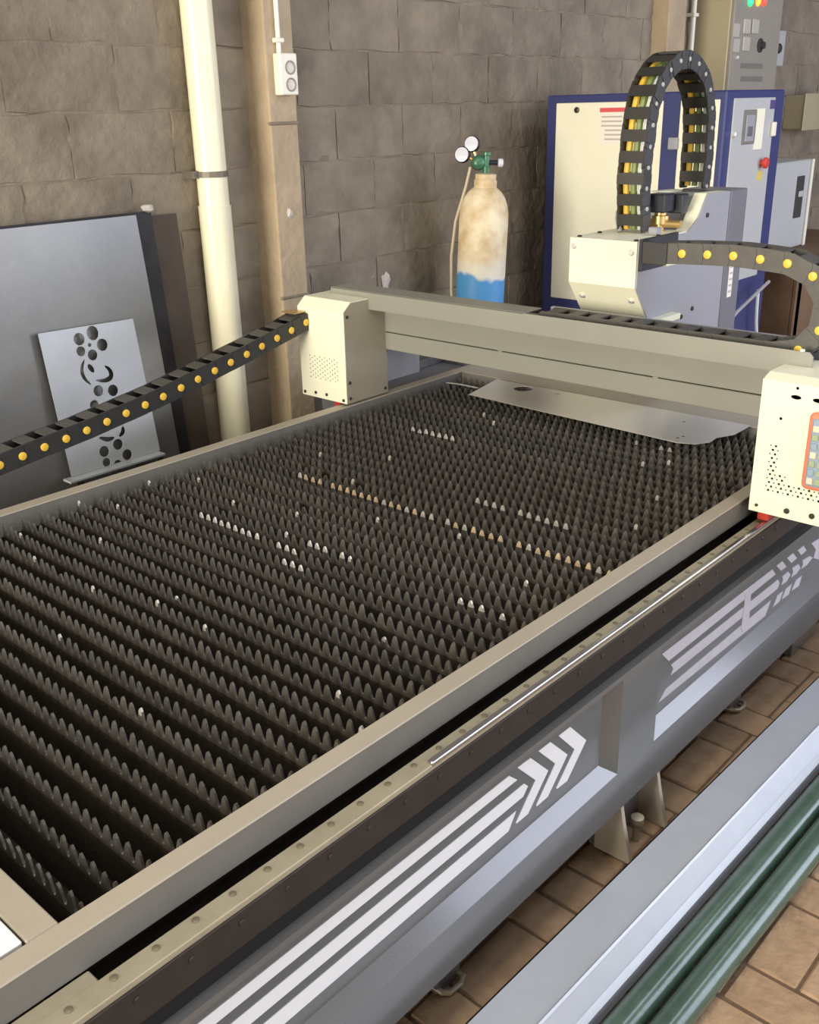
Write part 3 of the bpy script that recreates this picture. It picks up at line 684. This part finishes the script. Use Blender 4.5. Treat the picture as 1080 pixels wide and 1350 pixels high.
def arcshape(px, w0):
    pts = [S2(*cz(*p)) for p in px]
    for _ in range(2):
        q = [pts[0]]
        for a, b in zip(pts, pts[1:]): q += [(a[0]*.75+b[0]*.25, a[1]*.75+b[1]*.25), (a[0]*.25+b[0]*.75, a[1]*.25+b[1]*.75)]
        pts = q+[pts[-1]]
    up_, dn_ = [], []; n = len(pts)
    for i, p in enumerate(pts):
        a, b = pts[max(0, i-1)], pts[min(n-1, i+1)]; tx, ty = b[0]-a[0], b[1]-a[1]; l = math.hypot(tx, ty); ww = w0*math.sin(PI*(i+.35)/(n-.3))
        up_.append((p[0]-ty/l*ww, p[1]+tx/l*ww)); dn_.append((p[0]+ty/l*ww, p[1]-tx/l*ww))
    return up_+dn_[::-1]
sh = [blob(352, 632, 27), blob(412, 605, 29, sy=1.1), blob(455, 657, 27), blob(412, 702, 24), blob(360, 686, 22), blob(399, 658, 9),
      arcshape([(375, 722), (362, 765), (372, 805), (405, 835)], .007), blob(405, 762, 22, sx=.55, rot=.5), arcshape([(465, 750), (490, 768), (498, 800), (470, 818), (425, 815)], .009),
      blob(438, 862, 25), blob(503, 860, 26), blob(420, 925, 22), blob(480, 935, 22), arcshape([(545, 1020), (550, 1045), (530, 1065)], .008), arcshape([(440, 1070), (480, 1080), (510, 1070)], .008),
      blob(525, 1100, 25), blob(464, 1132, 25), blob(566, 1146, 25), blob(474, 1180, 20), blob(525, 1188, 20)]
tl, tr = S2(50, 440), S2(175, 420)
me = holed('flower_stencil', [(tl[0], 0), (tr[0]+.0, 0), (tr[0], tr[1]), (tl[0], tl[1])], sh, .0025, M['galv2'], frS)
tag(obj('flower_stencil', me, None), 'small metal stencil sheet cut with flowers leaning on the galvanised sheet', 'stencil')
st_ = thing('steel_trestle', 'low steel trestle carrying the flower stencil in front of the leaning sheets', 'trestle', (-2.87, 1.6, 0))
obj('top_bar', bbox(-2.912, -2.866, 1.50, 1.87, .516, .5235, .001), M['galv2'], st_)
for yy in (1.52, 1.83): obj('leg', bbox(-2.878, -2.866, yy, yy+.03, .0, .516, .002), M['rack'], st_)
# rag lump on the sheet corner, plaster dabs on wall
def lump(name, c, r, m, label, cat, sc=(1, 1, 1), seed=1):
    bm = new(); bmesh.ops.create_icosphere(bm, subdivisions=2, radius=r); rn = random.Random(seed)
    for v in bm.verts: v.co = Vector((v.co.x*sc[0], v.co.y*sc[1], v.co.z*sc[2]))*rn.uniform(.75, 1.2) + Vector(c)
    return tag(obj(name, bm, m, None, True), label, cat)
q = PX(196, 283, -3.05); lump('rag_lump', (-3.052, q.y, 1.328), .018, M['plaster'], 'crumpled whitish rag scrap on the top edge of the dark sheet', 'rag', (.8, 1.4, .7), 2)
q = PX(510, 370, -3.09); lump('plaster_dab', (-3.096, q.y, q.z), .03, M['plaster'], 'pale plaster dab on the block wall between the tan pillar and gas cylinder', 'plaster', (.4, .9, 1.3), 3)
# drain pipe
yp = 2.316; pr = .055; xp = -3.04
pi = thing('drain_pipe', 'cream plastic drain pipe running up the block wall', 'pipe', (xp, yp, 0))
zj = PX(268, 275, xp+pr).z
obj('lower_pipe', lathe(new(), [(pr+.004, 0), (pr+.004, zj-.01), (pr+.005, zj)], (xp, yp, 0), V(0, 0, 1), 28), M['pvc'], pi, True)
obj('upper_pipe', lathe(new(), [(pr, zj-.02), (pr, 4.2)], (xp, yp, 0), V(0, 0, 1), 28), M['pvc'], pi, True)
zs_ = PX(262, 232, xp+pr).z
bm = lathe(new(), [(pr+.003, 0), (pr+.005, .001), (pr+.005, .019), (pr+.003, .02)], (xp, yp, zs_-.01), V(0, 0, 1), 28); box(bm, WX-.004, xp, yp-pr-.03, yp-pr+.006, zs_-.012, zs_+.012)
obj('strap', bm, M['strap'], pi)
# socket on the pillar with its conduit
sk = thing('wall_socket', 'white double wall socket with cable on the tan pillar', 'socket', (-2.98, 2.63, 1.68))
obj('plate', bbox(-2.981, -2.942, 2.589, 2.672, 1.68, 1.82, .005, 2), M['white_pl'], sk)
for z_ in (1.715, 1.772): 
    oo = obj('outlet', lathe(new(), [(.024, 0), (.024, .004), (.019, .004), (.018, .001)], (-2.943, 2.636, z_), V(1, 0, 0), 16), M['holeg'], sk, True)
obj('conduit', tube(new(), [(-2.97, 2.612, 1.815), (-2.97, 2.610, 4.2)], .009, 10), M['white_pl'], sk, True)
zc_ = PX(364, 53, -2.97).z
obj('clip', bbox(-2.982, -2.958, 2.592, 2.632, zc_-.008, zc_+.008, .003), M['white_pl'], sk)
q = PX(385, 281, -2.98); lump('plaster_dab', (-2.979, q.y-.012, q.z), .016, M['plaster'], 'small white dab on the tan pillar below the socket', 'plaster', (.4, .8, 1.2), 5)

# gas cylinder with regulator
gc = thing('gas_cylinder', 'dirty cream gas cylinder with a blue band and regulator by the wall', 'gas cylinder', (-2.86, 3.585, 0))
tilt = Matrix.Rotation(math.radians(2.6), 4, Vector((-.62, .68, 0)))
base = Vector((-2.86, 3.585, 0))
def TP(x, y, z): return base + tilt @ Vector((x, y, z))
ax = (tilt @ Vector((0, 0, 1))).normalized()
prof_c = [(.09, .002), (.1, .008), (.1095, .02), (.1095, 1.16), (.108, 1.19), (.102, 1.225), (.09, 1.255), (.072, 1.28), (.056, 1.292), (.05, 1.297), (.05, 1.325), (.044, 1.332), (.046, 1.335), (.046, 1.352), (.03, 1.356)]
bm = lathe(new(), prof_c, (0, 0, 0), V(0, 0, 1), 32); me = tomesh('body', bm, M['cyl'], True)
o = bpy.data.objects.new('body', me); COL.objects.link(o); o.parent = gc; o.rotation_euler = tilt.to_euler(); WORLD[o.name] = base
me.transform(Matrix.Translation((0, 0, -.64))); o.location = tilt @ Vector((0, 0, .64))
obj('valve', lathe(new(), [(.016, 0), (.018, .03), (.014, .035), (.014, .075), (.02, .078), (.02, .09)], TP(0, 0, 1.352), ax, 14), M['regu'], gc, True)
rv = (tilt @ Vector((.74, .67, 0))).normalized(); fv = Vector((.62, -.68, .0))
c0 = TP(0, 0, 1.40) - rv*.035
obj('regulator', lathe(new(), [(.012, -.05), (.02, -.045), (.03, -.03), (.03, .01), (.022, .02), (.012, .024)], c0, (fv+Vector((0, 0, .2))).normalized(), 18), M['regu'], gc, True)
obj('valve_stem', tube(new(), [c0-rv*.02, c0+rv*.085], .011, 10), M['black'], gc, True)
obj('valve_knob', lathe(new(), [(.012, 0), (.018, .004), (.018, .02), (.012, .024)], c0+rv*.085+Vector((0, 0, .0)), rv, 12), M['gauge'], gc, True)
for dx, dz in ((-.072, .03), (-.03, .075)):
    g = obj('pressure_gauge', lathe(new(), [(.02, -.022), (.034, -.018), (.034, .0), (.031, .003)], c0+rv*dx+Vector((0, 0, dz)), (fv-rv*.35+Vector((0, 0, .15))).normalized(), 20), M['screwd'], gc, True)
    obj('dial', lathe(new(), [(.03, .002), (.030, .0045), (.02, .0055)], c0+rv*dx+Vector((0, 0, dz)), (fv-rv*.35+Vector((0, 0, .15))).normalized(), 20), M['gauge'], g, True)
    obj('gauge_neck', tube(new(), [c0, c0+rv*dx+Vector((0, 0, dz))-fv*.015], .007, 8), M['brass'], gc, True)
hp = [c0-rv*.035-Vector((0, 0, .02)), TP(0, 0, 1.30)-rv*.085, TP(0, 0, 1.15)-rv*.125, TP(0, 0, 1.0)-rv*.138, TP(0, 0, .85)-rv*.132, TP(0, 0, .7)-rv*.118, TP(0, 0, .3)-rv*.12, Vector(TP(0, 0, .02)-rv*.16)]
obj('hose', tube(new(), hp, .0065, 8), M['hose'], gc, True)

# ================================================================== LASER CABINET AND BACKGROUND
CY, CX0, CX1, CYE, CZ = 4.2, -2.897, -2.0, 4.79, 1.665
cb = thing('power_cabinet', 'tall navy framed cabinet with cream doors behind the tool carriage', 'cabinet', (-2.45, 4.5, 0))
obj('body', bbox(CX0, CX1, CY, CYE, .08, CZ, .006), M['navy'], cb)
for xx in (CX0+.08, CX1-.08):
    for yy in (CY+.08, CYE-.08): obj('foot', lathe(new(), [(.03, 0), (.03, .02), (.015, .022), (.015, .085)], (xx, yy, 0), V(0, 0, 1), 12), M['black'], cb, True)
def panelY(name, x0, x1, z0, z1, m, t=.006): return obj(name, bbox(x0, x1, CY-t, CY+.001, z0, z1, .003), m, cb)
d1 = panelY('door', CX0+.055, -2.287, .73, 1.630, M['panel'])
d2 = panelY('door', -2.205, CX1-.025, .73, 1.630, M['panel'])
obj('lock', lathe(new(), [(.013, 0), (.013, .006), (.008, .008)], (PY(762, 145, CY).x, CY-.006, PY(762, 145, CY).z), V(0, -1, 0), 14), M['screwd'], d1, True)
obj('latch', bbox(PY(888, 187, CY).x-.012, PY(888, 187, CY).x+.03, CY-.03, CY-.005, PY(890, 197, CY).z, PY(890, 181, CY).z, .004), M['hgrey'], d2)
lb = obj('warning_label', box(new(), -2.604, -2.47, CY-.0072, CY-.006, 1.455, 1.612), M['lwhite'], d1)
obj('label_header', box(new(), -2.602, -2.472, CY-.0082, CY-.007, 1.588, 1.606), M['lred'], lb)
for k in range(6): obj('label_line', box(new(), -2.592+(.02 if k > 2 else 0), -2.485, CY-.0080, CY-.007, 1.565-k*.019, 1.572-k*.019), M['lgrey'], lb)
d3 = obj('door', bbox(CX1-.001, CX1+.006, CY+.065, 4.68, .85, 1.633, .003), M['panelb'], cb)
wn = obj('control_window', bbox(CX1+.005, CX1+.009, 4.365, 4.565, 1.445, 1.585, .003), M['wgrey'], d3)
obj('controller', bbox(CX1+.008, CX1+.014, 4.385, 4.47, 1.455, 1.565, .003), M['hgrey'], d3)
obj('display', bbox(CX1+.013, CX1+.016, 4.40, 4.45, 1.478, 1.518, .002), M['scrn'], d3)
obj('cream_plate', box(new(), CX1+.006, CX1+.0105, 4.49, 4.57, 1.42, 1.588), M['panel'], d3)
obj('lock', lathe(new(), [(.012, 0), (.012, .01), (.007, .013)], (CX1+.006, CY+.085, 1.49), V(1, 0, 0), 12), M['chrome'], d3, True)
obj('hinge', bbox(CX1+.006, CX1+.02, 4.655, 4.69, 1.47, 1.53, .003), M['white_pl'], d3)
obj('badge', box(new(), CX1+.006, CX1+.008, 4.625, 4.675, 1.585, 1.622), M['lpur'], d3)
obj('emergency_knob', lathe(new(), [(.012, 0), (.012, .012), (.024, .016), (.024, .028), (.018, .033)], (CX1+.006, 4.59, 1.36), V(1, 0, 0), 16), M['red'], d3, True)
obj('yellow_label', box(new(), CX1+.006, CX1+.0075, 4.562, 4.615, 1.285, 1.325), M['lyel'], d3)
# white cabinet beyond
wc = thing('white_cabinet', 'small white metal cabinet with a dark slot standing on the wooden bench', 'cabinet', (-2.45, 5.5, .86))
obj('body', bbox(-2.75, -2.2, 5.24, 5.74, .861, 1.318, .006), M['panelb'], wc)
obj('slot', bbox(-2.203, -2.196, 5.55, 5.65, 1.02, 1.238, .003), M['slotd'], wc)
obj('slot_handle', bbox(-2.197, -2.19, 5.58, 5.64, 1.13, 1.16, .002), M['chrome'], wc)
obj('edge_trim', bbox(-2.2, -2.19, 5.715, 5.745, .861, 1.318, .002), M['white_pl'], wc)
# boxes on the wall
jbx = thing('junction_box', 'beige box fixed to the block wall above the white cabinet', 'junction box', (-3.1, 7.67, 1.43))
obj('body', bbox(WX-.005, -2.96, 7.44, 7.84, 1.42, 1.645, .006), M['ebox'], jbx); obj('lid', bbox(-2.962, -2.95, 7.43, 7.85, 1.41, 1.655, .004), M['ebox'], jbx)
ec = thing('electrical_cabinet', 'tall beige electrical cabinet with lit green, orange and red lamps', 'cabinet', (-2.98, 6.3, 1.2))
obj('body', bbox(WX-.005, -2.88, 6.0, 6.68, 1.1, 2.35, .006), M['ebox'], ec)
dr = obj('door', bbox(-2.882, -2.86, 6.01, 6.67, 1.11, 2.34, .004), M['egrey'], ec)
for u, m in ((989, 'lampg'), (999, 'lampo'), (1007, 'lampr')):
    q = PX(u, 2, -2.86); obj('indicator_lamp', lathe(new(), [(.026, 0), (.026, .006), (.02, .012), (.01, .018)], (-2.86, q.y, q.z), V(1, 0, 0), 16), M[m], dr, True)
for u, v in ((984, 35), (995, 35), (983, 58)):
    q = PX(u, v, -2.86); obj('meter', bbox(-2.862, -2.85, q.y-.045, q.y+.045, q.z-.04, q.z+.04, .004), M['lgrey'], dr)
q = PX(1002, 60, -2.86); obj('rotary_switch', lathe(new(), [(.04, 0), (.04, .006), (.02, .01), (.02, .03)], (-2.86, q.y, q.z), V(1, 0, 0), 16), M['slotd'], dr, True)
q = PX(971, 76, -2.86); obj('lock', lathe(new(), [(.014, 0), (.014, .012), (.01, .016)], (-2.86, q.y, q.z), V(1, 0, 0), 12), M['chrome'], dr, True)
for v in (40, 60): q = PX(971, v, -2.86); obj('label_plate', box(new(), -2.862, -2.857, q.y-.04, q.y+.04, q.z-.035, q.z+.035), M['lgrey'], dr)
for v in (87, 104): q = PX(990, v, -2.86); obj('nameplate', box(new(), -2.862, -2.857, q.y-.14, q.y+.16, q.z-.014, q.z+.014), M['wgrey'], dr)
sb = thing('breaker_box', 'small white breaker box fixed beside the electrical cabinet', 'breaker box', (-2.98, 6.8, 1.83))
obj('body', bbox(WX-.005, -2.93, 6.72, 6.93, 1.82, 2.03, .005), M['panelb'], sb)
q = PX(1026, 64, -2.93); obj('knob', lathe(new(), [(.03, 0), (.03, .01), (.02, .02)], (-2.93, q.y, q.z), V(1, 0, 0), 14), M['slotd'], sb, True)
cd = thing('conduit_pipe', 'thin cream conduit running up the wall beside the electrical cabinet', 'conduit', (-3.07, 5.83, 1.2))
q0, q1 = PX(911, 65, -3.07), PX(919, 0, -3.07)
obj('tube', tube(new(), [(-3.07, q0.y, 1.0), (-3.07, q0.y, 4.2)], .016, 10), M['white_pl'], cd, True)
obj('clip', bbox(WX-.004, -3.05, q0.y-.03, q0.y+.03, PX(918, 20, -3.07).z-.01, PX(918, 20, -3.07).z+.01, .003), M['white_pl'], cd)
# cable tangle behind the gantry, in front of the navy cabinet
def hang(pix, x, xe, ye, m, lab):
    p = [PX(u, v, x) for u, v in pix]; p += [Vector((x, p[-1].y-.02, p[-1].z*.5)), Vector((xe, ye, .012)), Vector((xe+.1, ye-.2, .012))]
    tag(obj('loose_cable', tube(new(), p, .008, 8), m, None, True), lab, 'cable', 'cables below the navy cabinet')
hang([(1014, 371), (992, 392), (972, 411), (957, 430), (950, 452)], -1.93, -1.85, 3.9, M['cableb'], 'grey cable slanting down in front of the navy cabinet')
hang([(1000, 382), (998, 405), (997, 425), (998, 445)], -1.96, -1.9, 4.3, M['cablew'], 'pale cable hanging straight down in front of the navy cabinet')
bn = thing('wooden_bench', 'brown wooden bench carrying the white cabinet', 'bench', (-2.3, 5.6, 0))
obj('bench_top', bbox(-2.85, -1.92, 5.05, 6.5, .825, .86, .004), M['ply'], bn)
obj('bench_panel', bbox(-1.97, -1.95, 5.08, 6.47, .10, .825, .003), M['ply'], bn); obj('bench_panel', bbox(-2.82, -1.972, 5.08, 5.10, .10, .825, .003), M['ply'], bn)
for xx in (-2.82, -2.0):
    for yy in (5.1, 6.4): obj('leg', bbox(xx, xx+.05, yy, yy+.05, 0, .825, .003), M['ply'], bn)

# ================================================================== STEEL LEFT ON THE FLOOR, RIGHT OF THE TABLE
pu = thing('steel_purlin', 'long galvanised steel hat section lying on the floor beside the cutting table', 'steel section', (-.74, 1.5, 0))
ang = math.atan2(.0265, 1.0)
def PU(x, y, z): return (x, y, z)
def sweep(prof, y0, y1, close=False):
    bm = new(); A_ = [bm.verts.new(PU(x, y0, z)) for x, z in prof]; B_ = [bm.verts.new(PU(x, y1, z)) for x, z in prof]
    for i in range(len(prof)): bm.faces.new((A_[i], B_[i], B_[(i+1) % len(prof)], A_[(i+1) % len(prof)]))
    bm.faces.new(A_); bm.faces.new(B_[::-1]); bmesh.ops.recalc_face_normals(bm, faces=list(bm.faces)); return bm
x0, x1, x2 = -.813, -.712, -.674
t = .003
obj('web', sweep([(x0, .1), (x1, .1), (x1-.001, .1-t), (x0, .1-t)], .15, 4.8), M['galv2'], pu)
obj('rolled_edge', sweep([(x1-.006, .1), (x1-.002, .1035), (x1+.002, .1), (x1, .096)], .15, 4.8), M['galv2'], pu)
obj('flange', sweep([(x1, .0995), (x2-.012, .055), (x2, .046), (x2-.002, .043), (x2-.014, .052), (x1-.003, .097)], .15, 4.8), M['galv2'], pu)
obj('lip', sweep([(x2, .046), (x2+.004, .02), (x2+.001, .02), (x2-.002, .043)], .15, 4.8), M['galv2'], pu)
obj('left_flange', sweep([(x0, .1), (x0+.003, .1), (x0+.003, 0), (x0, 0)], .15, 4.8), M['rust'], pu)
for yy in (.4, 1.0, 2.9, 4.4): obj('packer', bbox(*sorted((PU(x1-.05, yy, 0)[0], PU(x1-.01, yy, 0)[0])), yy, yy+.06, 0, .097, .002), M['ply'], pu)
pu.rotation_euler.z = -math.atan(.022)
for xa, lab in ((-.627, 'dark green painted steel tube lying between the galvanised section and another tube'), (-.5625, 'dark green painted steel tube lying outermost beside the bare pavers')):
    bm = tube(new(), [(0, -1.4, 0), (0, 0, 0), (0, 1.5, 0), (0, 3.2, 0)], .030, 20)
    o = link(bpy.data.objects.new('steel_tube', tomesh('steel_tube', bm, M['green'], True)), None, Vector((xa, 1.6, .031))); o.rotation_euler.z = -math.atan(.022)
    tag(o, lab, 'steel tube', 'green tubes on the floor')
